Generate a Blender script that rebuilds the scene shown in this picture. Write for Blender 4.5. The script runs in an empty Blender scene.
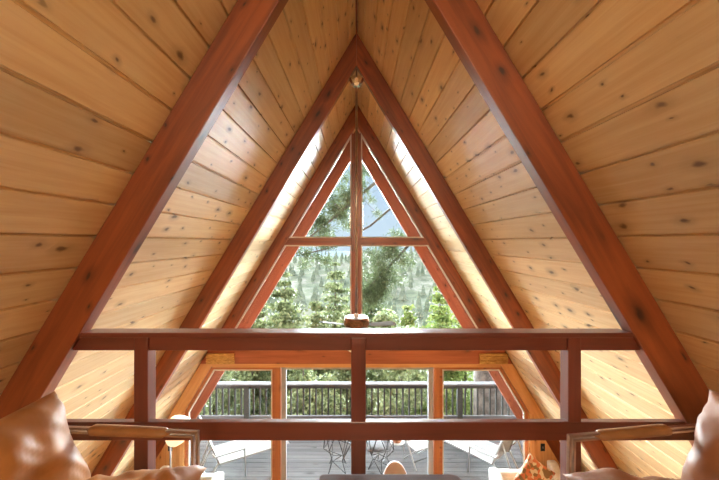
import bpy, math, random
from mathutils import Vector, Matrix, noise
rnd = random.Random(7)
scn = bpy.context.scene
COL = scn.collection
F, CX, CY, CAMZ = 360.0, 356.5, 242.0, 4.2     # focal length in pixels, principal point, eye height
K, R, RI = 0.6, 2.266, 1.903                   # roof: X = K*(R - z), z measured from eye height
RZ = CAMZ + R                                  # ridge
Y1, Y2, Y3, Y4, RW = 1.85, 3.88, 5.85, 7.20, 0.085

# ------------------------------------------------------------------ materials
def nt_mat(name):
    m = bpy.data.materials.new(name); m.use_nodes = True
    nt = m.node_tree; b = nt.nodes['Principled BSDF']
    return m, nt, b
def N(nt, t, **kw):
    n = nt.nodes.new(t)
    for k, v in kw.items():
        if k == 'ins':
            for kk, vv in v.items():
                if isinstance(vv, bpy.types.NodeSocket): nt.links.new(vv, n.inputs[kk])
                else: n.inputs[kk].default_value = vv
        else: setattr(n, k, v)
    return n
def M_(nt, op, a, b=None, c=None, clamp=False):
    n = nt.nodes.new('ShaderNodeMath'); n.operation = op; n.use_clamp = clamp
    for i, x in enumerate((a, b, c)):
        if x is None: continue
        if isinstance(x, bpy.types.NodeSocket): nt.links.new(x, n.inputs[i])
        else: n.inputs[i].default_value = x
    return n.outputs[0]
def step(nt, x, a, b):
    n = N(nt, 'ShaderNodeMapRange', interpolation_type='SMOOTHSTEP', ins={'From Min': a, 'From Max': b})
    nt.links.new(x, n.inputs['Value']); return n.outputs[0]
def mix(nt, f, a, b, blend='MIX'):
    n = nt.nodes.new('ShaderNodeMix'); n.data_type = 'RGBA'; n.blend_type = blend
    for i, x in ((0, f), (6, a), (7, b)):
        if isinstance(x, bpy.types.NodeSocket): nt.links.new(x, n.inputs[i])
        else: n.inputs[i].default_value = x if not isinstance(x, tuple) else (*x[:3], 1)
    return n.outputs[2]
def bump(nt, h, bsdf, strength=.2, dist=.002):
    b = N(nt, 'ShaderNodeBump', ins={'Strength': strength, 'Distance': dist}); nt.links.new(h, b.inputs['Height'])
    nt.links.new(b.outputs[0], bsdf.inputs['Normal'])

def wood(name, dark, light, rough=.35, coat=0.0, boards=None, grain=(1.3, 26, 26), knots=.5, knotcol=(.13, .06, .024), spec=.5, kscale=(2.6, 6.0), crough=.2, ksize=1.0):
    m, nt, b = nt_mat(name)
    tc = N(nt, 'ShaderNodeTexCoord'); sx = N(nt, 'ShaderNodeSeparateXYZ'); nt.links.new(tc.outputs['Object'], sx.inputs[0])
    x, y, z = sx.outputs
    oi = N(nt, 'ShaderNodeObjectInfo').outputs['Random']
    if boards:
        idx = M_(nt, 'FLOOR', M_(nt, 'ADD', M_(nt, 'DIVIDE', y, boards[0]), boards[1]))
        wn = N(nt, 'ShaderNodeTexWhiteNoise', noise_dimensions='1D')
        nt.links.new(M_(nt, 'ADD', idx, M_(nt, 'MULTIPLY', oi, 31.7)), wn.inputs['W']); r = wn.outputs['Value']
    else: r = oi
    xs = M_(nt, 'ADD', x, M_(nt, 'MULTIPLY', r, 57.0))
    def vec(sc, zz=None):
        c = nt.nodes.new('ShaderNodeCombineXYZ')
        nt.links.new(M_(nt, 'MULTIPLY', xs, sc[0]), c.inputs[0]); nt.links.new(M_(nt, 'MULTIPLY', y, sc[1]), c.inputs[1])
        nt.links.new(M_(nt, 'MULTIPLY', z, sc[2]), c.inputs[2]); return c.outputs[0]
    wav = N(nt, 'ShaderNodeTexNoise', ins={'Scale': 1.0, 'Detail': 2.0}); nt.links.new(vec((1.1, 5, 5)), wav.inputs['Vector'])
    g = N(nt, 'ShaderNodeTexNoise', ins={'Scale': 1.0, 'Detail': 5.0, 'Roughness': .6, 'Distortion': .6}); nt.links.new(vec(grain), g.inputs['Vector'])
    f = M_(nt, 'ADD', M_(nt, 'MULTIPLY', g.outputs[0], .65), M_(nt, 'MULTIPLY', wav.outputs[0], .35))
    col = mix(nt, step(nt, f, .30, .72), dark, light)
    if boards:
        br = M_(nt, 'ADD', M_(nt, 'MULTIPLY', r, .32), .80)
        cc = N(nt, 'ShaderNodeCombineXYZ')
        for i in range(3): nt.links.new(br, cc.inputs[i])
        col = mix(nt, 1.0, col, cc.outputs[0], 'MULTIPLY')
    if knots > 0:
        # knots: one candidate per cell, only some cells used
        cy = M_(nt, 'MULTIPLY', y if boards else M_(nt, 'ADD', y, z), kscale[1])
        c = nt.nodes.new('ShaderNodeCombineXYZ'); nt.links.new(M_(nt, 'MULTIPLY', xs, kscale[0]), c.inputs[0]); nt.links.new(cy, c.inputs[1])
        dn = N(nt, 'ShaderNodeTexNoise', ins={'Scale': 3.0, 'Detail': 2.0}); nt.links.new(c.outputs[0], dn.inputs['Vector'])
        va = nt.nodes.new('ShaderNodeVectorMath'); va.operation = 'MULTIPLY_ADD'
        nt.links.new(dn.outputs['Color'], va.inputs[0]); va.inputs[1].default_value = (.22, .22, 0); nt.links.new(c.outputs[0], va.inputs[2])
        vo = N(nt, 'ShaderNodeTexVoronoi', voronoi_dimensions='2D', ins={'Scale': 1.0, 'Randomness': .9}); nt.links.new(va.outputs[0], vo.inputs['Vector'])
        sr = N(nt, 'ShaderNodeSeparateColor'); nt.links.new(vo.outputs['Color'], sr.inputs[0])
        on = step(nt, sr.outputs[0], 1 - knots, 1 - knots + .02)
        size = M_(nt, 'MULTIPLY', M_(nt, 'ADD', M_(nt, 'MULTIPLY', M_(nt, 'POWER', sr.outputs[1], 2.5), 1.5), .45), ksize)
        d = M_(nt, 'DIVIDE', vo.outputs['Distance'], size)
        halo = M_(nt, 'MULTIPLY', M_(nt, 'SUBTRACT', 1.0, step(nt, d, .06, .32)), M_(nt, 'MULTIPLY', on, .6))
        core = M_(nt, 'MULTIPLY', M_(nt, 'SUBTRACT', 1.0, step(nt, d, .03, .115)), M_(nt, 'MULTIPLY', on, .92))
        col = mix(nt, halo, col, tuple(a * .62 for a in dark))
        col = mix(nt, core, col, knotcol)
    nt.links.new(col, b.inputs['Base Color'])
    b.inputs['Roughness'].default_value = rough; b.inputs['Specular IOR Level'].default_value = spec
    b.inputs['Coat Weight'].default_value = coat; b.inputs['Coat Roughness'].default_value = crough
    bump(nt, f, b, .12, .003)
    return m

def plain(name, colr, rough=.5, metal=0.0, var=.12, scale=8.0, spec=.5, bmp=0.0, coat=0.0):
    m, nt, b = nt_mat(name)
    tc = N(nt, 'ShaderNodeTexCoord'); no = N(nt, 'ShaderNodeTexNoise', ins={'Scale': scale, 'Detail': 4.0})
    nt.links.new(tc.outputs['Object'], no.inputs['Vector'])
    f = step(nt, no.outputs[0], .3, .7)
    nt.links.new(mix(nt, f, tuple(c * (1 - var) for c in colr), tuple(min(1, c * (1 + var)) for c in colr)), b.inputs['Base Color'])
    b.inputs['Roughness'].default_value = rough; b.inputs['Metallic'].default_value = metal
    b.inputs['Specular IOR Level'].default_value = spec; b.inputs['Coat Weight'].default_value = coat
    if bmp: bump(nt, no.outputs[0], b, bmp, .01)
    return m

def leafmat(name, a, c, bcol, scale=1.2, trans=.25):
    m, nt, b = nt_mat(name)
    geo = N(nt, 'ShaderNodeNewGeometry')
    oi = N(nt, 'ShaderNodeObjectInfo')
    no = N(nt, 'ShaderNodeTexNoise', ins={'Scale': scale, 'Detail': 3.0}); nt.links.new(geo.outputs['Position'], no.inputs['Vector'])
    r = geo.outputs['Random Per Island']
    f = M_(nt, 'ADD', M_(nt, 'MULTIPLY', r, .55), M_(nt, 'MULTIPLY', no.outputs[0], .5))
    col = mix(nt, step(nt, f, .25, .8), a, c)
    col = mix(nt, M_(nt, 'MULTIPLY', oi.outputs['Random'], .35), col, bcol)
    nt.links.new(col, b.inputs['Base Color'])
    b.inputs['Roughness'].default_value = .6; b.inputs['Specular IOR Level'].default_value = .3
    if trans:
        t = N(nt, 'ShaderNodeBsdfTranslucent'); nt.links.new(col, t.inputs['Color'])
        ms = N(nt, 'ShaderNodeMixShader', ins={0: trans}); nt.links.new(b.outputs[0], ms.inputs[1]); nt.links.new(t.outputs[0], ms.inputs[2])
        nt.links.new(ms.outputs[0], nt.nodes['Material Output'].inputs[0])
    return m

def glassmat(name, tint=(.96, .98, .97)):
    m, nt, b = nt_mat(name); nt.nodes.remove(b)
    t = N(nt, 'ShaderNodeBsdfTransparent', ins={'Color': (*tint, 1)}); g = N(nt, 'ShaderNodeBsdfGlossy', ins={'Roughness': .01, 'Color': (1, 1, 1, 1)})
    fr = N(nt, 'ShaderNodeFresnel', ins={'IOR': 1.2}); ms = N(nt, 'ShaderNodeMixShader')
    nt.links.new(fr.outputs[0], ms.inputs[0]); nt.links.new(t.outputs[0], ms.inputs[1]); nt.links.new(g.outputs[0], ms.inputs[2])
    nt.links.new(ms.outputs[0], nt.nodes['Material Output'].inputs[0]); return m
def glow(name, colr, s):
    m, nt, b = nt_mat(name); b.inputs['Base Color'].default_value = (.8, .78, .72, 1); b.inputs['Roughness'].default_value = .5
    b.inputs['Emission Color'].default_value = (*colr, 1); b.inputs['Emission Strength'].default_value = s; return m

BW, BOFF = .189, .2
PINE = wood('varnished_pine', (.74, .49, .23), (.88, .68, .405), .45, .75, (BW, BOFF), (1.6, 38, 10), .6, crough=.47, kscale=(4.2, 8.5), ksize=.8)
BEAM = wood('red_stained_beam', (.15, .030, .008), (.36, .085, .022), .42, .6, None, (1.2, 18, 18), .55, (.04, .010, .006), kscale=(3, 7), crough=.3, ksize=.9)
BEAM_LIT = wood('lit_red_beam', (.24, .075, .045), (.36, .12, .07), .6, .2, None, (1.2, 16, 16), .4, (.06, .02, .012), kscale=(3, 7))  # red beam stain lightened: light on the outdoor rafters put into the colour
RAIL = wood('red_brown_rail', (.12, .020, .010), (.19, .036, .016), .38, .7, None, (1.2, 20, 20), 0, crough=.3)
ORANGE = wood('orange_pine_trim', (.60, .28, .09), (.78, .44, .18), .4, .2, None, (1.5, 22, 22), .25)
POSTM = wood('orange_red_post', (.38, .12, .038), (.54, .20, .065), .4, .2, None, (1.5, 22, 22), .2)
HEADM = wood('red_orange_header', (.30, .075, .026), (.46, .13, .05), .4, .2, None, (1.5, 22, 22), .3)
GOLD = wood('rough_golden_wood', (.35, .17, .04), (.80, .50, .16), .7, 0, None, (14, 40, 40), 0)
FLOORW = wood('oak_floor', (.30, .16, .07), (.45, .26, .12), .4, .1, (.12, 0), (1.5, 30, 10), .1)
DECKW = wood('weathered_deck', (.095, .092, .094), (.165, .16, .162), .9, 0, (.14, 0), (1.2, 40, 10), .12, (.05, .05, .05), spec=.15)
DECKR = wood('weathered_railing', (.10, .10, .11), (.15, .15, .155), .9, 0, None, (1.2, 30, 30), 0, spec=.1)
BALU = wood('dark_weathered_baluster', (.025, .027, .025), (.05, .052, .048), .8, 0, None, (1.2, 30, 30), 0)
TABLEW = wood('dark_walnut_top', (.07, .032, .028), (.13, .065, .055), .65, .0, None, (1.5, 25, 25), .3, spec=.2)
BEAD = plain('pale_glazing_bead', (.66, .60, .54), .4, var=.04)
ALU = plain('white_grey_door_frame', (.40, .41, .43), .4, var=.04)
PLASTER = plain('cream_plaster', (.78, .72, .63), .8, var=.04)
LEATH = plain('tan_leather', (.40, .165, .052), .5, var=.2, scale=5.0, bmp=.12, spec=.35)
LEATH_SHADED = plain('shaded_tan_leather', (.30, .125, .06), .48, var=.2, scale=5.0, bmp=.12, spec=.4)  # the tan leather again, with the right chair's shade put into its colour
ARML = plain('stitched_arm_leather', (.32, .145, .055), .5, var=.12, scale=9)
METAL = plain('brushed_bronze_metal', (.46, .36, .30), .28, 1.0, .08, 30)
CHROME = plain('polished_nickel', (.75, .74, .72), .12, 1.0, .05, 30)
FANM = plain('antique_bronze', (.30, .15, .085), .3, .85, .2, 25)
BAND = plain('ribbed_bronze_band', (.26, .12, .055), .5, .3, .35, 60)
FANTOP = plain('fan_top_plate', (.66, .62, .60), .3, .6, .08, 10)
BLADE = plain('pale_grey_blade', (.20, .20, .19), .9, var=.06, spec=.1)
BOWL = plain('white_bowl_glass', (.85, .85, .83), .25, var=.02)
BLACKW = plain('black_wire', (.025, .024, .024), .5, var=.2)
BLACK = plain('black_plastic', (.03, .028, .026), .4, var=.1)
WHITEM = plain('white_powder_coat', (.42, .42, .43), .45, var=.03)
SLING = plain('white_sling_fabric', (0.28, 0.2835, 0.287), .8, var=.04, scale=60)
WHITEF = plain('off_white_upholstery', (.80, .76, .72), .9, var=.05, scale=40, bmp=.1)
PINK = plain('dusty_pink_shell', (.55, .44, .43), .8, var=.05)
TERRA = plain('terracotta', (.55, .21, .09), .8, var=.15)
GREYF = plain('charcoal_grey_cushion', (.14, .14, .145), .9, var=.15, scale=30)
SOIL = plain('dark_soil', (.05, .035, .025), .95, var=.3)
BARK = plain('grey_pine_bark', (0.12, 0.1, 0.09), .9, var=.45, scale=6, bmp=.8)
BARKD = plain('dark_bark', (.09, .07, .055), .9, var=.3, scale=8, bmp=.5)
GLASS = glassmat('window_glass')
SHADE = glow('lit_lamp_shade', (1.0, .82, .55), .42)
CONIF = leafmat('conifer_needles', (0.0544, 0.07072, 0.02448), (0.2176, 0.2394, 0.1088), (0.1632, 0.1958, 0.09248))
CONIFD = leafmat('dark_pine_needles', (0.0308, 0.0504, 0.0196), (0.1344, 0.168, 0.0728), (0.0672, 0.0952, 0.0392))
BRIGHT = leafmat('bright_green_leaves', (0.0768, 0.1152, 0.024), (0.24, 0.288, 0.0816), (0.1632, 0.2112, 0.0576))
SHRUB = leafmat('shrub_leaves', (0.0612, 0.0884, 0.0272), (0.272, 0.3128, 0.136), (0.2176, 0.2312, 0.136), 2.0)
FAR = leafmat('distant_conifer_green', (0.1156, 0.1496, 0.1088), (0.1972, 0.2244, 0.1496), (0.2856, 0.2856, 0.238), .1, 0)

def patterned():
    m, nt, b = nt_mat('patterned_cushion_fabric')
    tc = N(nt, 'ShaderNodeTexCoord')
    v = N(nt, 'ShaderNodeTexVoronoi', ins={'Scale': 22.0}); nt.links.new(tc.outputs['Object'], v.inputs['Vector'])
    s = N(nt, 'ShaderNodeSeparateColor'); nt.links.new(v.outputs['Color'], s.inputs[0])
    c = mix(nt, step(nt, s.outputs[0], .4, .45), (.78, .66, .50), (.70, .22, .10))
    c = mix(nt, step(nt, s.outputs[1], .7, .74), c, (.30, .18, .08))
    nt.links.new(c, b.inputs['Base Color']); b.inputs['Roughness'].default_value = .9; return m
PATT = patterned()
def hillmat():
    m, nt, b = nt_mat('hillside_scrub')
    geo = N(nt, 'ShaderNodeNewGeometry')
    n1 = N(nt, 'ShaderNodeTexNoise', ins={'Scale': .022, 'Detail': 7.0, 'Roughness': .7}); n2 = N(nt, 'ShaderNodeTexNoise', ins={'Scale': .16, 'Detail': 5.0, 'Roughness': .7})
    for n in (n1, n2): nt.links.new(geo.outputs['Position'], n.inputs['Vector'])
    c = mix(nt, step(nt, n1.outputs[0], .42, .58), (.07, .085, .065), (.19, .185, .165))
    c = mix(nt, step(nt, n2.outputs[0], .42, .62), c, (.11, .125, .09))
    nt.links.new(c, b.inputs['Base Color']); b.inputs['Roughness'].default_value = 1; b.inputs['Specular IOR Level'].default_value = 0; return m
HILL = hillmat()
MOUNT = plain('haze_blue_mountain', (0.128, 0.16, 0.2), 1, var=.12, scale=.01, spec=0)  # distance haze put into the base colour as blue

# ------------------------------------------------------------------ mesh helpers
class MB:
    def __init__(s): s.v = []; s.f = []
    def add(s, vs, fs):
        o = len(s.v); s.v += [Vector(p) for p in vs]; s.f += [tuple(i + o for i in f) for f in fs]; return s
    def box(s, x0, x1, y0, y1, z0, z1):
        return s.add([(x0,y0,z0),(x1,y0,z0),(x1,y1,z0),(x0,y1,z0),(x0,y0,z1),(x1,y0,z1),(x1,y1,z1),(x0,y1,z1)],
                     [(0,3,2,1),(4,5,6,7),(0,1,5,4),(1,2,6,5),(2,3,7,6),(3,0,4,7)])
    def prism_y(s, poly, y0, y1):            # polygon of (x, z), extruded along y
        n = len(poly)
        a = sum(poly[i][0]*poly[(i+1)%n][1]-poly[(i+1)%n][0]*poly[i][1] for i in range(n))
        if a < 0: poly = poly[::-1]
        vs = [(p[0], y0, p[1]) for p in poly] + [(p[0], y1, p[1]) for p in poly]
        return s.add(vs, [tuple(range(n)), tuple(range(2*n-1, n-1, -1))] + [(i, i+n, (i+1)%n+n, (i+1)%n) for i in range(n)])
    def sweep(s, path, sec, up=(0,0,1), closed=False, caps=True):   # section of (a, b) swept along path
        P = [Vector(p) for p in path]; n = len(P); m = len(sec); vs = []
        u = Vector(up)
        for i in range(n):
            if closed: t = (P[(i+1)%n]-P[i]).normalized() + (P[i]-P[i-1]).normalized()
            elif i == 0: t = P[1]-P[0]
            elif i == n-1: t = P[-1]-P[-2]
            else: t = (P[i+1]-P[i]).normalized()+(P[i]-P[i-1]).normalized()
            t.normalize(); a = t.cross(u)
            if a.length < 1e-3: a = t.cross(Vector((1,0,0)))
            a.normalize(); b = a.cross(t)
            k = 1.0
            if 0 < i < n-1:
                c = (P[i]-P[i-1]).normalized().dot(t); k = 1/max(c, .5)
            if abs(t.dot(u)) < .999 and not closed: pass
            for q in sec:
                vs.append(P[i] + a*q[0] + b*q[1]*(k if 0 < i < n-1 else 1))
        fs = []
        for i in range(n if closed else n-1):
            for j in range(m):
                a0, a1 = i*m+j, i*m+(j+1)%m; b0, b1 = ((i+1)%n)*m+j, ((i+1)%n)*m+(j+1)%m
                fs.append((a0, a1, b1, b0))
        if caps and not closed: fs += [tuple(range(m-1, -1, -1)), tuple(range((n-1)*m, n*m))]
        return s.add(vs, fs)
    def tube(s, path, r, n=8, closed=False, taper=None):
        if taper is None: return s.sweep(path, [(r*math.cos(2*math.pi*i/n), r*math.sin(2*math.pi*i/n)) for i in range(n)], closed=closed, up=(.13,.21,.97))
        P = [Vector(p) for p in path]
        for i in range(len(P)-1):
            d = (P[i+1]-P[i]).normalized(); a = d.cross(Vector((.13,.21,.97))).normalized(); b = a.cross(d)
            t0, t1 = i/(len(P)-1), (i+1)/(len(P)-1); vs = []
            for t, p in ((t0, P[i]), (t1, P[i+1])):
                rr = r+(taper-r)*t
                vs += [p+(a*math.cos(2*math.pi*k/n)+b*math.sin(2*math.pi*k/n))*rr for k in range(n)]
            s.add(vs, [(k, (k+1)%n, n+(k+1)%n, n+k) for k in range(n)]+[tuple(range(n-1,-1,-1)), tuple(range(n, 2*n))])
        return s
    def lathe(s, prof, c=(0,0,0), n=24):
        vs = []; m = len(prof)
        for i in range(n):
            a = 2*math.pi*i/n
            vs += [(c[0]+r*math.cos(a), c[1]+r*math.sin(a), c[2]+z) for r, z in prof]
        fs = [(i*m+j, ((i+1)%n)*m+j, ((i+1)%n)*m+j+1, i*m+j+1) for i in range(n) for j in range(m-1)]
        fs += [tuple(i*m for i in range(n))[::-1], tuple(i*m+m-1 for i in range(n))]
        return s.add(vs, fs)
    def build(s, name, mat, parent=None, mw=None, smooth=False, bevel=0.0, kind=None, sub=0):
        me = bpy.data.meshes.new(name)
        inv = (mw or Matrix.Identity(4)).inverted()
        me.from_pydata([inv @ p for p in s.v], [], s.f); me.update()
        me.materials.append(mat)
        o = bpy.data.objects.new(name, me); COL.objects.link(o)
        if mw: o.matrix_world = mw; PINV[o.name] = mw
        if parent is not None:
            o.parent = parent
            o.matrix_parent_inverse = PINV.get(parent.name, Matrix.Identity(4)).inverted()
        if smooth: me.shade_smooth() if hasattr(me, 'shade_smooth') else [setattr(p, 'use_smooth', True) for p in me.polygons]
        if bevel:
            b = o.modifiers.new('bevel', 'BEVEL'); b.width = bevel; b.segments = 2; b.limit_method = 'ANGLE'
        if sub: md = o.modifiers.new('sub', 'SUBSURF'); md.levels = sub; md.render_levels = sub
        if kind: o['kind'] = kind
        return o
PINV = {}
def tag(o, label=None, cat=None, group=None, kind=None):
    for k, v in (('label', label), ('category', cat), ('group', group), ('kind', kind)):
        if v: o[k] = v
    return o
def thing(name, label, cat, loc=(0,0,0), rz=0.0, group=None):
    o = bpy.data.objects.new(name, None); COL.objects.link(o); o.empty_display_size = .1
    o.location = loc; o.rotation_euler = (0,0,rz)
    return tag(o, label, cat, group)
def axes(o, x, y, z):
    return Matrix(((x[0],y[0],z[0],o[0]),(x[1],y[1],z[1],o[1]),(x[2],y[2],z[2],o[2]),(0,0,0,1)))
VERT = lambda o: axes(o, (0,0,1), (1,0,0), (0,1,0))      # local x points up: grain runs vertically
L = math.hypot(K, 1)
def slope_frame(side, y=0.0, z=RZ):                       # local x down the slope, z inwards
    d = Vector((side*K/L, 0, -1/L)); n = Vector((-side/L, 0, -K/L)); yy = n.cross(d)
    return axes((0, y, z), d, yy, n)
def PX(px, Y): return (px-CX)/F*Y
def PZ(py, Y): return CAMZ+(CY-py)/F*Y

# ------------------------------------------------------------------ shell: two sloping board ceilings
YB, YF = -2.6, Y4+RW
for side, nm in ((-1, 'wall_left'), (1, 'wall_right')):
    d = Vector((side*K/L, 0, -1/L)); n = Vector((-side/L, 0, -K/L))
    mb = MB(); total = RZ*L/1.0*1.0
    total = (RZ+1.3)*L
    def P(sv, y, h): return Vector((0, y, RZ)) + d*sv + n*h
    i = 0
    while True:
        s0, s1 = (i-BOFF)*BW, (i+1-BOFF)*BW
        s0 = max(s0, 0); s1 = min(s1, total)
        if s1 <= s0: break
        c, dp, g = .0032, .016, .0062
        prof = [(s0, -dp), (s0+g, -dp), (s0+g+c, 0), (s1-g-c, 0), (s1-g, -dp), (s1, -dp), (s1, -.05), (s0, -.05)]
        vs = [P(a, YB, h) for a, h in prof]+[P(a, YF, h) for a, h in prof]; m = len(prof)
        fs = [tuple(range(m)), tuple(range(2*m-1, m-1, -1))]+[(k, k+m, (k+1)%m+m, (k+1)%m) for k in range(m)]
        if side < 0: fs = [f[::-1] for f in fs]
        mb.add(vs, fs); i += 1
    yy = Vector((0,1,0)); fr = axes((0,0,RZ), yy, d, yy.cross(d))   # local x along the boards, y down the slope
    o = mb.build(nm, PINE, mw=fr, kind='structure')
MB().prism_y([(-.012, RZ-.01), (.012, RZ-.01), (.007, RZ-.03), (-.007, RZ-.03)], YB, YF).build('trim_6', BEAM, mw=axes((0,0,RZ),(0,1,0),(1,0,0),(0,0,-1)), kind='structure')
# rafters
NAMES = {0: 'nearest pair, in front of the railing end', 1: 'second pair, holding the fan', 2: 'window wall pair', 3: 'outdoor pair beyond the glass'}
LBL = {(-1,0): 'big dark red beam of the nearest pair sloping down the left side at the left',
       (1,0): 'big dark red beam of the nearest pair sloping down the right side at the right',
       (-1,1): 'left red-brown sloping beam of the middle pair that holds the ceiling fan',
       (1,1): 'right red-brown sloping beam of the middle pair that holds the ceiling fan',
       (-1,2): 'left red-brown sloping beam bordering the triangular window',
       (1,2): 'right red-brown sloping beam bordering the triangular window',
       (-1,3): 'left sloping beam outdoors, seen through the left window panes under the roof edge',
       (1,3): 'right sloping beam outdoors, seen through the right window panes under the roof edge'}
for i, y in enumerate((Y1, Y2, Y3, Y4)):
    for side in (-1, 1):
        zb = 0.02 if i < 3 else -.03
        za, zi = RZ-.004, CAMZ+(RI if i < 3 else 1.821)
        e = side*.0012
        poly = [(e, za), (side*K*(za-zb), zb), (side*K*(zi-zb), zb), (e, zi)]
        o = MB().prism_y(poly, y, y+RW)\
            .build('rafter', BEAM if i < 3 else BEAM_LIT, mw=slope_frame(side, y), bevel=.004)
        tag(o, LBL[(side, i)], 'beam', 'sloping roof beams')

# floors
mb = MB()
mb.box(-3.9, 3.9, YB, 5.99, -.12, 0)
mb.build('floor', FLOORW, kind='structure')
zf = 2.8; xa, xb = K*(RZ-zf)-.0, K*(RZ-2.5)
o = MB().prism_y([(-xa, zf), (xa, zf), (xb, 2.5), (-xb, 2.5)], YB, Y1+.11).build('floor', FLOORW, kind='structure')

# unseen back wall, with a window opening added for the rear fill light
def ring(outer, inner):
    return outer, inner
wz0, wz1, wx = 4.55, 5.75, .34
mb = MB(); yb0, yb1 = YB-.1, YB
xat = lambda z: K*(RZ-z)
mb.prism_y([(-xat(0), 0), (xat(0), 0), (xat(wz0), wz0), (-xat(wz0), wz0)], yb0, yb1)
mb.prism_y([(-xat(wz0), wz0), (-wx, wz0), (-wx, wz1), (-xat(wz1), wz1)], yb0, yb1)
mb.prism_y([(xat(wz0), wz0), (wx, wz0), (wx, wz1), (xat(wz1), wz1)], yb0, yb1)
mb.prism_y([(-xat(wz1), wz1), (xat(wz1), wz1), (0, RZ)], yb0, yb1)
mb.build('wall_back', ORANGE, kind='structure')
w4 = MB()
for x0, x1, z0, z1 in ((-wx, wx, wz0, wz0+.05), (-wx, wx, wz1-.05, wz1), (-wx, -wx+.05, wz0, wz1), (wx-.05, wx, wz0, wz1)): w4.box(x0, x1, YB-.08, YB-.02, z0, z1)
w4 = w4.build('window_4', RAIL, kind='structure')
MB().box(-wx+.05, wx-.05, YB-.055, YB-.05, wz0+.05, wz1-.05).build('window_pane', GLASS, w4)

# ------------------------------------------------------------------ front gable: triangular window, header, door, side windows
zt0, zt1 = PZ(245, Y3), PZ(238, Y3)                   # transom
mx0, mx1 = -.082, .072                                 # mullion
HZ1, HZ0, TZ0 = CAMZ-1.50, CAMZ-1.966, CAMZ-2.03       # header top / bottom / trim bottom
xi = lambda z: K*(CAMZ+RI-z)                           # inner rafter line
GY = Y3+.045
win = MB()
win.prism_y([(mx0, HZ1), (mx1, HZ1), (mx1, CAMZ+RI-.14), (mx0, CAMZ+RI-.14)], Y3-.012, Y3+RW)
win = win.build('window_1', BEAM, mw=VERT((0, Y3, HZ1)), kind='structure', bevel=.003)
for sd in (-1, 1):
    x0 = mx0 if sd < 0 else mx1
    MB().prism_y([(x0, zt0), (sd*xi(zt0), zt0), (sd*xi(zt1), zt1), (x0, zt1)], Y3+.005, Y3+RW-.005).build('transom', BEAM, win, bevel=.003)
def inset_poly(poly, d):
    n = len(poly); c = Vector((sum(p[0] for p in poly)/n, sum(p[1] for p in poly)/n)); out = []
    P = [Vector(p) for p in poly]
    for i in range(n):
        a, b, e = P[i-1], P[i], P[(i+1)%n]
        def line(p, q):
            t = (q-p).normalized(); nn = Vector((-t.y, t.x))
            if (c-p).dot(nn) < 0: nn = -nn
            return p+nn*d, t
        p1, t1 = line(a, b); p2, t2 = line(b, e)
        cr = t1.x*t2.y-t1.y*t2.x; w = p2-p1; s = (w.x*t2.y-w.y*t2.x)/cr
        out.append(tuple(p1+t1*s))
    return out
def pane(poly, parent, bead=.022, beadmat=BEAD, y=GY):
    inn = inset_poly(poly, bead); n = len(poly); mb = MB()
    for i in range(n):
        j = (i+1)%n
        mb.prism_y([poly[i], poly[j], inn[j], inn[i]], y-.022, y+.012)
    p = MB().prism_y(inset_poly(poly, bead*.6), y, y+.004).build('window_pane', GLASS, parent)
    mb.build('glazing_bead', beadmat, p, bevel=.003)
for sd in (-1, 1):
    x0 = mx0 if sd < 0 else mx1
    ztip = CAMZ+RI-abs(x0)/K
    pane([(x0, zt1), (sd*xi(zt1), zt1), (x0, ztip)], win)
    pane([(x0, HZ1), (sd*xi(HZ1), HZ1), (sd*xi(zt0), zt0), (x0, zt0)], win)
# header beam between the two storeys
o = MB().prism_y([(-xat(HZ1)+.02, HZ1), (xat(HZ1)-.02, HZ1), (xat(HZ0)-.02, HZ0), (-xat(HZ0)+.02, HZ0)], Y3-.05, Y3-.001).build('header_beam', HEADM, bevel=.004)
tag(o, 'long red-orange horizontal beam above the glass door, under the triangular window', 'beam')
for sd, wrd in ((-1, 'left'), (1, 'right')):
    x0, x1 = (PX(208, Y3), PX(236, Y3)) if sd < 0 else (PX(478, Y3), PX(506, Y3))
    mb = MB()
    for q in range(5): mb.box(x0, x1, Y3-.088-.006*(q % 2), Y3-.051, PZ(362.5, Y3)+.0335*q, PZ(362.5, Y3)+.0335*q+.03)
    tag(mb.build('wooden_block', GOLD, bevel=.006), 'rough golden wooden block on the %s end of the horizontal beam' % wrd, 'block', 'golden wooden blocks')
o = MB().box(-xi(TZ0)+.02, xi(TZ0)-.02, Y3-.03, Y3+RW, TZ0, HZ0-.001).build('trim_1', ORANGE, kind='structure', bevel=.003)
# door posts
for sd, a, b, wrd in ((-1, 275, 280.6, 'left'), (1, 433.8, 439.6, 'right')):
    x0, x1 = PX(a, Y3), PX(b, Y3)
    o = MB().box(x0, x1, Y3-.012, Y3+RW, 0, TZ0-.001).build('door_post', POSTM, mw=VERT((x0, Y3, 0)), bevel=.004)
    tag(o, 'slim orange wooden post on the %s side of the sliding glass door' % wrd, 'post', 'door posts')
# sliding glass door
dx0, dx1 = PX(281.2, Y3), PX(433.2, Y3)
fw = .075
mb = MB()
for a in ((dx0, dx0+fw, .0, TZ0-.002), (dx1-fw, dx1, 0, TZ0-.002), (dx0+fw, dx1-fw, TZ0-.05, TZ0-.002), (dx0+fw, dx1-fw, 0, .06)): mb.box(a[0], a[1], Y3+.02, Y3+RW, a[2], a[3])
door = mb.build('door_1', ALU, kind='structure', bevel=.004)
xm = (PX(352, Y3)+PX(365, Y3))/2
MB().box(xm-.05, xm+.05, Y3+.03, Y3+.07, .06, TZ0-.05).build('meeting_stile', ALU, door, bevel=.003)
for a, b in ((dx0+fw, xm-.05), (xm+.05, dx1-fw)): MB().box(a, b, Y3+.048, Y3+.053, .06, TZ0-.05).build('door_pane', GLASS, door)
MB().box(xm-.062, xm-.05+.03, Y3-.0, Y3+.03, 1.0, 1.2).build('door_handle', BLACK, door, bevel=.004)
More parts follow.
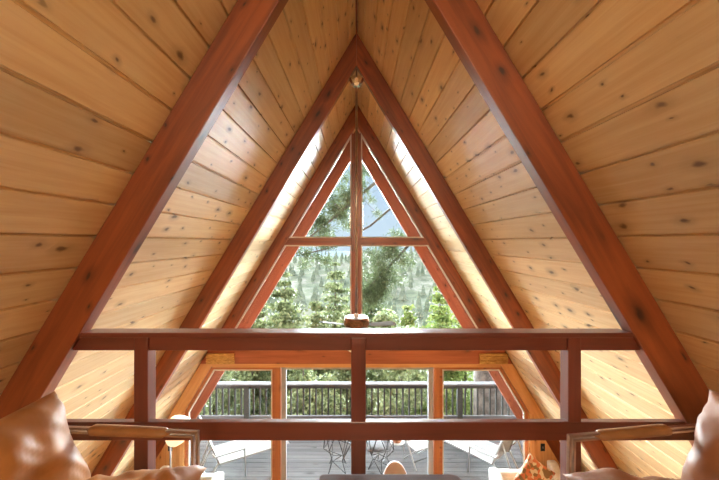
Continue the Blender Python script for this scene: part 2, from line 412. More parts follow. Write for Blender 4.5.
# side windows below
XW = 2.80
for k, sd in enumerate((-1, 1)):
    xp = sd*(abs(PX(275, Y3)) if sd < 0 else PX(439.6, Y3))
    zc = CAMZ+RI-XW/K
    poly = [(xp, .0), (sd*XW, .0), (sd*XW, zc), (sd*xi(TZ0), TZ0), (xp, TZ0)]
    inn = inset_poly(poly, .05); mb = MB()
    for i in range(5):
        j = (i+1) % 5
        mb.prism_y([poly[i], poly[j], inn[j], inn[i]], Y3+.03, Y3+RW)
    w = mb.build('window_%d' % (k+2), POSTM, kind='structure')
    pane(inn, w)
    # orange trim board over the lower rafter face
    zz0, zz1 = zc-.1, HZ0-.002
    o = MB().prism_y([(sd*K*(CAMZ+RI-zz1), zz1), (sd*K*(CAMZ+RI-zz0), zz0), (sd*(xat(zz0)-.012), zz0), (sd*(xat(zz1)-.012), zz1)], Y3-.02, Y3-.001)
    o.build('trim_%d' % (k+2), ORANGE, mw=slope_frame(sd, Y3), kind='structure', bevel=.003)
    # vertical jamb and the boarded wall beside it
    MB().box(*sorted((sd*XW, sd*(XW+.07))), Y3-.03, Y3+RW, 0, zc-.02).build('trim_%d' % (k+4), ORANGE, mw=VERT((sd*XW, Y3, 0)), kind='structure', bevel=.003)
    a = XW+.07; za = CAMZ+RI-a/K
    MB().prism_y([(sd*a, 0), (sd*(xi(0)), 0), (sd*xi(0), .01), (sd*a, za)], Y3+.01, Y3+.05).build('wall_front_%s' % ('left' if sd < 0 else 'right'), ORANGE, mw=VERT((sd*a, Y3, 0)), kind='structure')
    # light switch
    xs, zs = sd*3.03, CAMZ-3.34
    sw = thing('light_switch', 'small dark light switch plate on the orange wood beside the %s window' % ('left' if sd < 0 else 'right'), 'light switch', (xs, Y3+.01, zs), group='light switches')
    MB().box(-.035, .035, -.008, 0, -.06, .06).build('switch_plate', BLACK, sw, bevel=.002)
    MB().box(-.008, .008, -.014, -.008, -.015, .015).build('toggle', METAL, sw)

# ------------------------------------------------------------------ loft railing
rl = thing('loft_railing', 'dark red-brown wooden railing with three posts across the edge of the loft', 'railing', (0, Y1+.05, zf))
inv = Matrix.Translation((0, -(Y1+.05), -zf))
def rpart(name, mb, mw=None, bevel=.004):
    for p in mb.v: p.y -= Y1+.05; p.z -= zf
    if mw is None: mw = Matrix.Identity(4)
    return mb.build(name, RAIL, rl, mw=None, bevel=bevel)
def slab(z0, z1, y0, y1):
    x0, x1 = xi(z0)-.001, xi(z1)-.001
    return MB().prism_y([(-x1, z1), (x1, z1), (x0, z0), (-x0, z0)], y0, y1)
def vpart(name, x0, x1, y0, y1, z0, z1):               # vertical part with upright grain
    mb = MB().box(x0, x1, y0, y1, z0, z1)
    for p in mb.v: p.y -= Y1+.05; p.z -= zf
    o = mb.build(name, RAIL, None, mw=axes((x0, 0, 0), (0,0,1), (1,0,0), (0,1,0)), bevel=.004); o.parent = rl; return o
zc1 = CAMZ-.469; zc0 = zc1-.026; zr0 = CAMZ-.565
rpart('handrail', slab(zc0, zc1, Y1+.005, Y1+.107))
PXS = [(-1.152, -1.080), (-.028, .048), (1.096, 1.163)]
edges = [None]+PXS+[None]
for i in range(4):
    a, b = edges[i], edges[i+1]
    l1 = -xi(zc0)+.001 if a is None else a[1]; l0 = -xi(zr0)+.001 if a is None else a[1]
    r1 = xi(zc0)-.001 if b is None else b[0]; r0 = xi(zr0)-.001 if b is None else b[0]
    rpart('upper_rail', MB().prism_y([(l1, zc0), (r1, zc0), (r0, zr0), (l0, zr0)], Y1+.022, Y1+.062))
rpart('lower_rail', slab(CAMZ-1.026, CAMZ-.93, Y1+.008, Y1+.048))
for a, b in PXS: vpart('post', a, b, Y1+.012, Y1+.09, zf, zc0)

# ------------------------------------------------------------------ ceiling fan
YFAN = Y2+.045; zap = CAMZ+RI
fan = thing('ceiling_fan', 'bronze ceiling fan on a long thin rod hanging from the roof peak', 'ceiling fan', (0, YFAN, 0))
zm = PZ(80, YFAN)
mb = MB(); mb.box(-.095, .095, -.035, .035, zm+.01, zm+.035); mb.lathe([(.0, 0), (.035, .006), (.06, .03), (.078, .07), (.078, .09), (.0, .09)], (0, 0, zm-.08), 24)
mb.build('mount_bracket', CHROME, fan, smooth=False, bevel=.003)
zmt = PZ(316.5, YFAN); zmb = PZ(327, YFAN)
MB().tube([(0, 0, zm-.03), (0, 0, zmt+.02)], .0125, 12).build('downrod', METAL, fan, smooth=True)
mh = MB().lathe([(.0, zmb), (.10, zmb), (.128, zmb+.012), (.136, zmb+.03), (.136, zmt-.03), (.128, zmt-.012), (.118, zmt-.006)], n=40).build('motor_housing', FANM, fan, bevel=.003)
MB().lathe([(.0, zmt-.008), (.125, zmt-.008), (.12, zmt), (.03, zmt+.004), (.022, zmt+.035), (.0, zmt+.035)], n=32).build('top_plate', FANTOP, mh)
MB().lathe([(.1355, zmb+.032), (.1395, zmb+.034), (.1395, zmt-.034), (.1355, zmt-.032)], n=40).build('decorative_band', BAND, mh)
for ang in (158, 230, 302, 14, 86):
    mb = MB(); z = zmb+.018
    prof = [(.13, .03), (.2, .055), (.36, .068), (.43, .06), (.45, .03)]
    up = [(x, w) for x, w in prof]+[(x, -w) for x, w in prof[::-1]]
    n = len(up); tl = .12
    vs = [(x, w, z+w*tl+.003) for x, w in up]+[(x, w, z+w*tl-.003) for x, w in up]
    mb.add(vs, [tuple(range(n))[::-1], tuple(range(n, 2*n))]+[(i, (i+1)%n, n+(i+1)%n, n+i) for i in range(n)])
    rm = Matrix.Rotation(math.radians(ang), 4, 'Z'); mb.v = [rm @ p for p in mb.v]
    mb.build('blade', BLADE, fan)
zb = PZ(353.5, YFAN)
MB().lathe([(.0, zb), (.05, zb+.008), (.10, zb+.04), (.135, zb+.10), (.14, zb+.14), (.12, zb+.15), (.05, zb+.17), (.05, zmb), (0, zmb)], n=32).build('light_bowl', BOWL, fan, smooth=True)

# ------------------------------------------------------------------ leather armchairs in the loft
def pillow(cx, ax, ay, az, wu, wv, th, puff=.5, ear=.05, wr=.008, seed=0, nu=36, nv=36):
    """cushion: centre, three unit axes (u, v, thickness), half sizes"""
    cx, ax, ay, az = Vector(cx), Vector(ax), Vector(ay), Vector(az); mb = MB(); idx = {}
    def prof(t): return max(0.0, 1-abs(t)**3.2)**.5
    vs = []
    for s in (1, -1):
        for i in range(nu+1):
            for j in range(nv+1):
                u, v = -1+2*i/nu, -1+2*j/nv
                edge = (i in (0, nu) or j in (0, nv))
                if s < 0 and edge: idx[(s, i, j)] = idx[(1, i, j)]; continue
                pin = 1-ear*(1-(abs(u)*abs(v))**1.5)*(max(abs(u), abs(v))**4)
                h = th*prof(u)*prof(v)
                p3 = Vector((u*wu*6+seed*7.3, v*wv*6, s*2.0+seed))
                cr = (abs(u*v))**2
                w = noise.noise(p3*1.3)*wr*1.3+(abs(noise.noise(Vector((u*wu*14+v*wv*14+seed, (u*wu-v*wv)*4, s))))*wr*1.6*(.35+2.2*cr))
                h2 = (h+w*(prof(u)*prof(v))**.5)
                idx[(s, i, j)] = len(vs)
                vs.append(cx+ax*(u*wu*pin)+ay*(v*wv*pin)+az*(s*h2+(noise.noise(Vector((u*3, v*3, seed)))*.006)))
    fs = []
    for s in (1, -1):
        for i in range(nu):
            for j in range(nv):
                q = (idx[(s,i,j)], idx[(s,i+1,j)], idx[(s,i+1,j+1)], idx[(s,i,j+1)])
                fs.append(q if s > 0 else q[::-1])
    mb.v = vs; mb.f = fs; return mb
def armchair(label, loc, rz, leather, fs, seed, dx=0.0):
    """faces +x; fs = side (+1/-1 in y) of the arm towards the railing"""
    t = thing('armchair', label, 'armchair', loc, rz, 'leather lounge chairs in the loft')
    # seat cushion
    sa = Vector((.97, 0, .20)).normalized(); sn = Vector((-.20, 0, .97)).normalized()
    pillow((.10, 0, .43), sa, (0,1,0), sn, .285, .30, .085, ear=.07, wr=.022, seed=seed).build('seat_cushion', leather, t, smooth=True)
    ba = Vector((-.36, 0, .93)).normalized(); bn = ba.cross(Vector((0,1,0))) * -1
    bn = Vector((.93, 0, .36)).normalized()
    pillow((-.21+dx, 0, .535), ba, (0,1,0), bn, .25, .31, .105, ear=.06, wr=.022, seed=seed+3).build('back_cushion', leather, t, smooth=True)
    # seat deck and back panel
    MB().box(-.26, .30, -.29, .29, .30, .325).build('seat_base', leather, t, bevel=.006)
    mb = MB(); p0 = Vector((-.30, 0, .33)); q0 = p0+ba*.34
    for yy in (-.27, .27): mb.sweep([p0+Vector((0,yy,0)), q0+Vector((0,yy,0))], [(-.012,-.012),(.012,-.012),(.012,.012),(-.012,.012)])
    mb.sweep([q0+Vector((0,-.28,0)), q0+Vector((0,.28,0))], [(-.012,-.012),(.012,-.012),(.012,.012),(-.012,.012)])
    mb.build('back_frame', METAL, t)
    for s in (-1, 1):
        # each side: two flat metal bars, from the back leg over the arm to the front leg
        for o_, dz in ((.0, 0), (.020, -.018)):
            y = s*(.335)
            path = [(-.36+o_*.3, y, 0.0), (-.36+o_*.3, y, .60+dz*.9), (.32-o_, y, .612+dz), (.33-o_, y, 0.0)]
            mb = MB().sweep(path, [(-.014,-.0045),(.014,-.0045),(.014,.0045),(-.014,.0045)], up=(0,1,0))
            a = MB(); a.v = mb.v; a.f = mb.f
            # flat bars: wide in y
            a = MB()
            def bar(p, q, wz, wy=.009):
                p, q = Vector(p), Vector(q); d = (q-p).normalized(); nn = Vector((-d.z, 0, d.x))
                vs = [pp+nn*a1*wz+Vector((0, b1*wy, 0)) for pp in (p-d*wz, q+d*wz) for a1, b1 in ((-1,-1),(1,-1),(1,1),(-1,1))]
                a.add(vs, [(0,1,2,3),(7,6,5,4),(0,4,5,1),(1,5,6,2),(2,6,7,3),(3,7,4,0)])
            bar(path[0], path[1], .005); bar(path[1], path[2], .005); bar(path[3], path[2], .005)
            a.build('side_frame', METAL, t, bevel=.0015)
        mb = MB(); prof = []
        n = 14; pts = []
        for i in range(n+1):
            f = i/n; x = -.17+.37*f; bul = min(1, (max(0, 1-(2*f-1)**2))**.25+.25)
            pts.append((x, s*.335, .602+.004*f-.0, .024*bul*(1-.12*f)))
        m = 12; vs = []
        for x, y, z, r in pts:
            for k in range(m):
                an = 2*math.pi*k/m
                vs.append((x, y+1.35*r*math.cos(an)*(.95), z-.004+r*math.sin(an)*.92))
        fs_ = [(i*m+k, i*m+(k+1)%m, (i+1)*m+(k+1)%m, (i+1)*m+k) for i in range(n) for k in range(m)]
        fs_ += [tuple(range(m))[::-1], tuple(range(n*m, n*m+m))]
        mb.add(vs, [f[::-1] for f in fs_]).build('arm_pad', ARML, t, smooth=True)
    return t
armchair('tan leather lounge chair with metal frame at the left end of the loft', (-1.01, 1.19, zf), math.radians(-5.4), LEATH, 1, 1)
armchair('shade-toned tan leather lounge chair with metal frame at the right end of the loft', (1.235, 1.185, zf), math.radians(189.5), LEATH_SHADED, -1, 5, -.035)
# low table between the chairs
tz = CAMZ-.95
tb = thing('coffee_table', 'low dark brown table top at the bottom, between the two leather chairs', 'table', (.14, 1.22, zf))
tb_x0, tb_x1 = PX(320, 1.47)-.14, PX(460, 1.47)-.14
mb = MB(); c = .035; h = tz-zf
y1 = 1.475-1.22
poly = [(tb_x0, -.25), (tb_x1, -.25), (tb_x1, y1-c), (tb_x1-.3*c, y1-.3*c), (tb_x1-c, y1), (tb_x0+.01, y1), (tb_x0, y1-.01)]
n = len(poly); vs = [(x, y, h-.035) for x, y in poly]+[(x, y, h) for x, y in poly]
mb.add(vs, [tuple(range(n))[::-1], tuple(range(n, 2*n))]+[(i, (i+1)%n, n+(i+1)%n, n+i) for i in range(n)]).build('table_top', TABLEW, tb, bevel=.004)
for x in (tb_x0+.05, tb_x1-.06):
    for y in (-.2, y1-.06): MB().box(x-.02, x+.02, y-.02, y+.02, 0, h-.035).build('leg', TABLEW, tb, bevel=.003)

# ------------------------------------------------------------------ living room below
def soft_chair(label, loc, rz, w, backh, rise):
    t = thing('upholstered_armchair', label, 'armchair', loc, rz, 'off-white armchairs downstairs')   # faces -y
    MB().box(-w/2+.02, w/2-.02, -.36, .30, .12, .34).build('base', WHITEF, t, bevel=.03)
    MB().box(-w/2+.14, w/2-.14, -.38, .16, .34, .45).build('seat_cushion', WHITEF, t, bevel=.04)
    MB().box(-w/2+.02, w/2-.02, .17, .34, .34, backh).build('backrest', WHITEF, t, bevel=.05)
    for s in (-1, 1):
        mb = MB(); x0 = s*(w/2-.07)
        prof = [(-.36, .34), (.34, .34), (.36, backh+rise[s]), (.25, backh+rise[s]+.01), (.12, backh), (-.05, .60), (-.36, .57)]
        pts = [(x0-.07, y, z) for y, z in prof]+[(x0+.07, y, z) for y, z in prof]; n = len(prof)
        mb.add(pts, [tuple(range(n))[::-1], tuple(range(n, 2*n))]+[(i, (i+1)%n, n+(i+1)%n, n+i) for i in range(n)])
        mb.build('armrest', WHITEF, t, bevel=.03)
        for y in (-.3, .26): MB().tube([(s*(w/2-.09), y, 0), (s*(w/2-.09), y, .12)], .022, 8).build('leg', TABLEW, t)
    return t
soft_chair('off-white upholstered armchair downstairs at the right, a patterned cushion on it', (2.62, 5.36, 0), 0, 1.06, .63, {-1: 0, 1: .12})
soft_chair('off-white upholstered armchair downstairs at the left, in front of the window', (-2.56, 5.30, 0), 0, .98, .60, {-1: .1, 1: .0})
cu = Matrix.Rotation(math.radians(38), 3, 'Y')
tilt = Matrix.Rotation(math.radians(-14), 3, 'X')
o = pillow((2.66, 5.38, .70), tilt @ (cu @ Vector((1,0,0))), tilt @ (cu @ Vector((0,0,1))), tilt @ Vector((0,-1,0)), .23, .23, .07, ear=.10, wr=.004, seed=9, nu=18, nv=18)
tag(o.build('throw_cushion', PATT, smooth=True), 'orange and cream patterned cushion on the off-white armchair at the right', 'cushion')
# tilted-shade floor lamp
lx, ly = PX(174, 5.0), 5.0
lp = thing('floor_lamp', 'floor lamp with a tilted glowing white shade behind the left leather chair', 'lamp', (lx, ly, 0))
MB().lathe([(0, 0), (.14, 0), (.14, .015), (.03, .03), (0, .03)], (-.05, 0, 0), 24).build('base', WHITEM, lp)
MB().tube([(-.05, 0, .02), (-.05, 0, 1.45)], .011, 10).build('stem', WHITEM, lp, smooth=True)
sh = MB().lathe([(.0, -.18), (.085, -.175), (.13, -.11), (.155, .0), (.162, .12), (.16, .14), (.0, .15)], n=32)
rm = Matrix.Translation((.05, 0, 1.57)) @ Matrix.Rotation(math.radians(24), 4, 'Y'); sh.v = [rm @ p for p in sh.v]
sh.build('lamp_shade', SHADE, lp, smooth=True)
# pink shell chair by the glass door
pc = thing('shell_chair', 'rounded dusty pink chair back in front of the sliding glass door', 'chair', (PX(396, 5.25), 5.25, 0), math.pi)
mb = MB(); vs = []; fs = []
zt = PZ(468.5, 5.25); nu, nv = 16, 12
for i in range(nu+1):
    a = -1+2*i/nu
    top = .45+(zt-.45)*math.sqrt(max(.04, 1-abs(a)**2.4))
    for j in range(nv+1):
        f = j/nv; x = a*.25*(1-.12*f); y = -.02-.10*(1-f)*0+.16*(1-f)**2*0+.10*(1-a*a)*-1-.06*f
        vs.append((x, y, .45+(top-.45)*f))
for i in range(nu):
    for j in range(nv): fs.append((i*(nv+1)+j, (i+1)*(nv+1)+j, (i+1)*(nv+1)+j+1, i*(nv+1)+j+1))
mb.add(vs, fs); o = mb.build('backrest', PINK, pc, smooth=True); sm = o.modifiers.new('solid', 'SOLIDIFY'); sm.thickness = .025
MB().box(-.22, .22, -.10, .32, .42, .46).build('seat', PINK, pc, bevel=.02)
for sx in (-1, 1):
    for y, yo in ((-.05, -.08), (.27, .30)): MB().tube([(sx*.17, y, .43), (sx*.21, yo, 0)], .014, 8).build('leg', ORANGE, pc)

# ------------------------------------------------------------------ deck
mb = MB(); y = 5.96
while y < 8.5:
    mb.box(-4.6, 4.6, y, y+.132, -.085, -.05); y += .14
for x in (-4, -2, 0, 2, 4): mb.box(x-.04, x+.04, 5.96, 8.48, -.28, -.086)
o = mb.build('deck', DECKW, kind='structure')
YD = 8.27; zdt = PZ(382.8, YD); zdk = -.05
dr = thing('deck_railing', 'weathered grey wooden deck railing with dark balusters, outdoors behind the glass', 'railing', (0, YD, zdk))
def dpart(name, mat, x0, x1, y0, y1, z0, z1, vert=False):
    mb = MB().box(x0, x1, y0, y1, z0-zdk, z1-zdk)
    if vert:
        o = mb.build(name, mat, None, mw=axes((x0, 0, 0), (0,0,1), (1,0,0), (0,1,0)), bevel=.003); o.parent = dr
    else: o = mb.build(name, mat, dr, bevel=.004)
    return o
dpart('handrail', DECKR, -4.5, 4.5, -.09, .09, zdt-.04, zdt)
dpart('upper_rail', BALU, -4.5, 4.5, -.02, .02, zdt-.125, zdt-.041)
dpart('lower_rail', DECKR, -4.5, 4.5, -.03, .03, PZ(420.5, YD), PZ(415.5, YD))
for px in (141, 247, 353, 459.5, 565.5):
    x = PX(px, YD); dpart('post', BALU, x-.058, x+.058, -.058, .058, zdk, zdt-.041, True)
x = PX(247, YD)-2.44*.8
x = -4.3
k = 0
p0 = PX(247, YD)
for b in range(-1, 4):
    for q in range(1, 17):
        x = p0+(b*106.2*YD/F)+q*106.2*YD/F/17
        if abs(x) < 4.4: dpart('baluster', BALU, x-.019, x+.019, -.019+.04, .019+.04, PZ(419.8, YD), zdt-.041, True)

def chaise(label, loc, rz):
    t = thing('chaise_lounge', label, 'lounge chair', (*loc, zdk), rz, 'white chaise lounges on the deck')
    r = .018; w = .30
    hx, hz = .28, .34; bt = (.52, .98)
    mb = MB()
    mb.tube([(-1.0, -w, hz), (hx, -w, hz), (bt[0], -w, bt[1]), (bt[0], w, bt[1]), (hx, w, hz), (-1.0, w, hz)], r, 8, closed=True)
    mb.build('frame', WHITEM, t, smooth=True)
    sg = MB(); sg.box(-.98, hx, -w+.01, w-.01, hz+.004, hz+.012); sg.build('sling_seat', SLING, t)
    d = Vector((bt[0]-hx, 0, bt[1]-hz)); nn = Vector((d.z, 0, -d.x)).normalized()*-.006
    vs = [Vector((hx, s, hz+.01))+d*f+nn*g for g in (0, 1) for s, f in ((-w+.01, 0.02), (w-.01, 0.02), (w-.01, .98), (-w+.01, .98))]
    MB().add(vs, [(0,1,2,3),(7,6,5,4),(0,4,5,1),(1,5,6,2),(2,6,7,3),(3,7,4,0)]).build('sling_back', SLING, t)
    for s in (-1, 1):
        MB().tube([(-.17, s*(w+.03), 0), (-.15, s*(w+.03), .50), (.36, s*(w+.03), .50), (.40, s*(w+.03), .56)], r, 8).build('armrest', WHITEM, t, smooth=True)
        MB().tube([(.50, s*w, 0), (.30, s*w, .36)], r, 8).build('leg', WHITEM, t, smooth=True)
        MB().tube([(-.95, s*w, 0), (-.90, s*w, hz)], r, 8).build('leg', WHITEM, t, smooth=True)
        MB().tube([(.62, s*(w-.05), .28), (.44, s*(w-.05), .75)], r*.8, 8).build('back_support', WHITEM, t, smooth=True)
    MB().tube([(.62, -w+.05, .28), (.62, w-.05, .28)], r*.8, 8).build('back_support', WHITEM, t, smooth=True)
    MB().tube([(.47, -w, .04), (.47, w, .04)], r*.8, 8).build('stretcher', WHITEM, t, smooth=True)
    return t
chaise('white sling chaise lounge on the deck behind the left window', (-2.33, 6.74), math.atan2(-.51, -.84))
chaise('white sling chaise lounge on the deck behind the right window', (2.43, 6.74), math.atan2(-.75, .65))

def wire_chair(label, loc, rz, seed):
    t = thing('wire_chair', label, 'chair', (*loc, zdk), rz, 'black wire chairs on the deck')
    r = random.Random(seed); top = []; mid = []; low = []
    for k in range(6):
        a = 2*math.pi*k/6+.3
        top.append(Vector((.25*math.cos(a), .25*math.sin(a), .80 if 1 <= k <= 4 else .62)))
        a += math.pi/6
        mid.append(Vector((.26*math.cos(a), .26*math.sin(a), .42+.05*((k % 2)*2-1))))
    for k in range(4):
        a = 2*math.pi*k/4+.6; low.append(Vector((.13*math.cos(a), .13*math.sin(a), .20)))
    feet = [Vector((p.x*1.7, p.y*1.7, .006)) for p in low]
    mb = MB(); tb_ = lambda m, a, b: m.tube([a, b], .0085, 6)
    for k in range(6):
        tb_(mb, top[k], top[(k+1) % 6]); tb_(mb, top[k], mid[k]); tb_(mb, top[(k+1) % 6], mid[k]); tb_(mb, mid[k], mid[(k+1) % 6])
        q = min(low, key=lambda c: (c-mid[k]).length); tb_(mb, mid[k], q)
    for k in range(4): tb_(mb, low[k], low[(k+1) % 4])
    mb.build('wire_basket', BLACKW, t)
    for k in range(4):
        l = MB(); tb_(l, low[k], feet[k]); l.tube([low[k], feet[(k+1) % 4]], .0085, 6); l.build('leg', BLACKW, t)
    return t
wire_chair('black geometric wire chair on the deck, left of the middle railing post', (PX(337.5, 6.75), 6.75), .2, 1)
wc = wire_chair('black geometric wire chair with grey cushion on the deck, right of the middle railing post', (PX(380, 6.75), 6.75), 1.1, 2)
tag(pillow((PX(376, 6.75), 6.75, zdk+.42), (1,0,0), (0,1,0), (0,0,1), .17, .17, .05, ear=.04, wr=.003, seed=4, nu=16, nv=16).build('chair_cushion', GREYF, smooth=True), 'charcoal grey cushion inside the right black wire chair', 'cushion')
# plant stand with pot
px_, py_ = PX(397, 7.35), 7.35
st = thing('plant_stand', 'low white plant stand with thin legs on the deck, under the terracotta pot', 'plant stand', (px_, py_, zdk))
MB().lathe([(0, .17), (.155, .17), (.155, .185), (0, .185)], n=28).build('top', WHITEM, st)
for k in range(4):
    a = math.pi/4+k*math.pi/2; c, s = math.cos(a), math.sin(a)
    MB().tube([(.14*c, .14*s, .17), (.19*c, .19*s, 0)], .012, 8).build('leg', WHITEM, st)
pt = thing('flower_pot', 'terracotta pot on the low white stand outside the glass door', 'pot', (px_, py_, zdk+.185))
MB().lathe([(0, 0), (.085, 0), (.125, .14), (.14, .14), (.14, .18), (.125, .18), (.115, .15), (0, .15)], n=28).build('pot', TERRA, pt)
MB().lathe([(0, .15), (.11, .15), (.11, .158), (0, .165)], n=20).build('soil', SOIL, pt)
# white folding chair
fc = thing('folding_chair', 'low white folding chair with crossed legs on the deck beside the terracotta pot', 'chair', (PX(418, 6.95), 6.95, zdk), .5)
for s in (-1, 1):
    MB().tube([(s*.2, -.20, 0), (s*.2, .20, .58)], .014, 8).build('back_leg', WHITEM, fc)
    MB().tube([(s*.18, .22, 0), (s*.18, -.18, .36)], .014, 8).build('front_leg', WHITEM, fc)
mb = MB()
for q in range(5): mb.box(-.2, .2, -.19+q*.065, -.19+q*.065+.055, .355, .37)
mb.build('seat', WHITEM, fc)
MB().box(-.215, .215, .165, .18, .49, .57).build('backrest', WHITEM, fc)
MB().tube([(-.2, -.12, .12), (.2, -.12, .12)], .014, 8).build('stretcher', BLACK, fc)

# ------------------------------------------------------------------ terrain
def smooth(a, b, x):
    t = min(1, max(0, (x-a)/(b-a))); return t*t*(3-2*t)
def ground(x, y):
    z = -1.5-.40*max(0, y-8)*(1-smooth(60, 130, y)) - 31*smooth(60, 130, y)
    far = smooth(150, 470, y)
    rise = 15+7*math.sin(x*.011+.8)+3*math.sin(x*.037)
    z += far*rise+noise.noise(Vector((x*.02, y*.02, 0)))*3*smooth(20, 120, y)
    z -= 60*smooth(480, 1500, y)
    return z
mb = MB(); xsn = 44; rows = [7.0, 9, 12, 16, 20, 26, 33, 42, 54, 68, 84, 102, 122, 144, 168, 195, 222, 250, 280, 312, 345, 380, 410, 440, 470, 500, 540, 600, 800, 1500]
vs = []
for y in rows:
    for i in range(xsn+1):
        x = (-1+2*i/xsn)*(12+y*1.0); vs.append((x, y, ground(x, y)))
fs = [(r*(xsn+1)+i, r*(xsn+1)+i+1, (r+1)*(xsn+1)+i+1, (r+1)*(xsn+1)+i) for r in range(len(rows)-1) for i in range(xsn)]
mb.add(vs, fs).build('hillside_ground', HILL, smooth=True, kind='structure')
mb = MB(); mb.box(-40, 40, -30, 7.0, -2.0, -1.5); mb.build('ground', HILL, kind='structure')
# distant mountain ridge, a long solid ridge
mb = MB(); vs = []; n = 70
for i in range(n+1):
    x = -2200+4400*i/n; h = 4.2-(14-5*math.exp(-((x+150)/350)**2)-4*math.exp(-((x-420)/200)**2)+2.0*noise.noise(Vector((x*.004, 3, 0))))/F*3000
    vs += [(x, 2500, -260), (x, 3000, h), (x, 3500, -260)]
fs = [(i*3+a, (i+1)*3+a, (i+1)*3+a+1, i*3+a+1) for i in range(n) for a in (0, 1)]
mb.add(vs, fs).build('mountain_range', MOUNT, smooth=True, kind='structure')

# ------------------------------------------------------------------ trees
def leafquads(mb, pts, size, r, up=.4):
    vs, fs = [], []
    for p, n in pts:
        d = Vector((r.gauss(0,1), r.gauss(0,1), r.gauss(0,1)+up))+n*1.2
        d.normalize(); a = d.cross(Vector((r.gauss(0,1), r.gauss(0,1), r.gauss(0,1)))).normalized(); b = d.cross(a)
        s = size*r.uniform(.55, 1.3); k = len(vs)
        vs += [p-a*s-b*s*.5, p+a*s*.2-b*s*.75, p+a*s*1.1+b*s*.1, p-a*s*.1+b*s*.7]; fs.append((k, k+1, k+2, k+3))
    mb.add(vs, fs)
def conifer_pts(h, rad, n, r, base=.08, whorls=22):
    out = []
    br = []
    for w in range(whorls):
        t = base+(1-base)*((w+r.uniform(-.3, .3))/whorls)
        for k in range(9): br.append((max(base, t), r.uniform(0, 6.283), r.uniform(.75, 1.1)))
    wts = [(1-t)**1.1+.06 for t, _, _ in br]; tot = sum(wts)
    for (t, a, ln), w in zip(br, wts):
        reach = rad*ln*((1-t)**.75+.02); c, s = math.cos(a), math.sin(a)
        for _ in range(max(4, int(n*w/tot))):
            f = r.random()**.6; d = reach*f; sp = .16*reach*(1.1-f*.6)+.06
            p = Vector((c*d+r.gauss(0, sp), s*d+r.gauss(0, sp), h*t-.22*d+.10*d*f+r.gauss(0, sp*.45)))
            out.append((p, Vector((c, s, .2))))
    return out
def blob_pts(h, rad, n, r, clumps=26):
    cl = []
    for _ in range(clumps):
        a, t = r.uniform(0, 6.283), r.random()
        rr = rad*math.sqrt(r.random())*(math.sin(math.pi*min(1, .12+t*.85))**.6)
        cl.append((Vector((rr*math.cos(a), rr*math.sin(a), h*(.1+.85*t))), rad*r.uniform(.25, .42)))
    out = []
    for _ in range(n):
        c, q = r.choice(cl); d = Vector((r.gauss(0,1), r.gauss(0,1), r.gauss(0,1))).normalized()
        out.append((c+d*q*r.uniform(.75, 1.05), d))
    return out
def tree(name, label, loc, h, rad, mat, style, n, leaf, seed, group, part='foliage', cat='tree'):
    r = random.Random(seed); t = thing(name, label, cat, loc, 0, group)
    mb = MB(); leafquads(mb, conifer_pts(h, rad, n, r) if style == 'c' else blob_pts(h, rad, n, r), leaf, r)
    mb.build(part, mat, t)
    tr = MB(); tr.tube([(0, 0, -.3), (.02, 0, h*.5), (0, .02, h*.93)], max(.05, h*.018), 8, taper=.02); tr.build('trunk' if cat == 'tree' else 'stem', BARKD, t, smooth=True)
    return t
def at(px, py, Y): return PX(px, Y), Y, PZ(py, Y)
GT = 'trees below the deck'
def plant(px, py, Y, rad, name, label, mat, style, n, leaf, seed):
    x, y, zt = at(px, py, Y); zg = ground(x, y)
    return tree(name, label, (x, y, zg), zt-zg, rad, mat, style, n, leaf, seed, GT)
plant(285, 268, 19.5, 2.6, 'conifer', 'full olive-green conifer at the lower left of the triangular window', CONIF, 'c', 15300, .10, 11)
plant(258, 296, 13, 1.6, 'conifer', 'smaller conifer at the far left edge of the triangular window', CONIF, 'c', 11050, .085, 12)
plant(335, 258, 27, 3.0, 'conifer', 'tall narrow conifer just left of the window mullion', CONIF, 'c', 13600, .12, 13)
plant(316, 296, 15.5, 1.6, 'conifer', 'pale olive conifer between the full conifer and the tall narrow one', CONIF, 'c', 11050, .085, 14)
plant(371, 270, 19.5, 2.1, 'conifer', 'dark green pine just right of the window mullion', CONIFD, 'c', 12750, .10, 15)
plant(348, 305, 14.3, 1.25, 'conifer', 'olive conifer behind the fan at the window mullion', CONIF, 'c', 9350, .08, 21)
plant(388, 304, 14.5, 1.4, 'broadleaf_tree', 'mid green bushy tree between the dark pine and the bright green tree', SHRUB, 'b', 6000, .08, 16)
plant(408, 300, 16.8, 1.1, 'conifer', 'bright yellow-green young tree at the right of the fan', BRIGHT, 'c', 11050, .085, 17)
plant(440, 283, 20.5, 2.2, 'conifer', 'larger bright green tree in the lower right corner of the triangular window', BRIGHT, 'c', 14450, .09, 18)
plant(465, 310, 15, 1.4, 'broadleaf_tree', 'bright green bushy tree behind the right beam of the window', BRIGHT, 'b', 6000, .08, 19)
plant(228, 300, 26, 2.8, 'conifer', 'conifer behind the left beam of the window', CONIF, 'c', 10200, .09, 20)
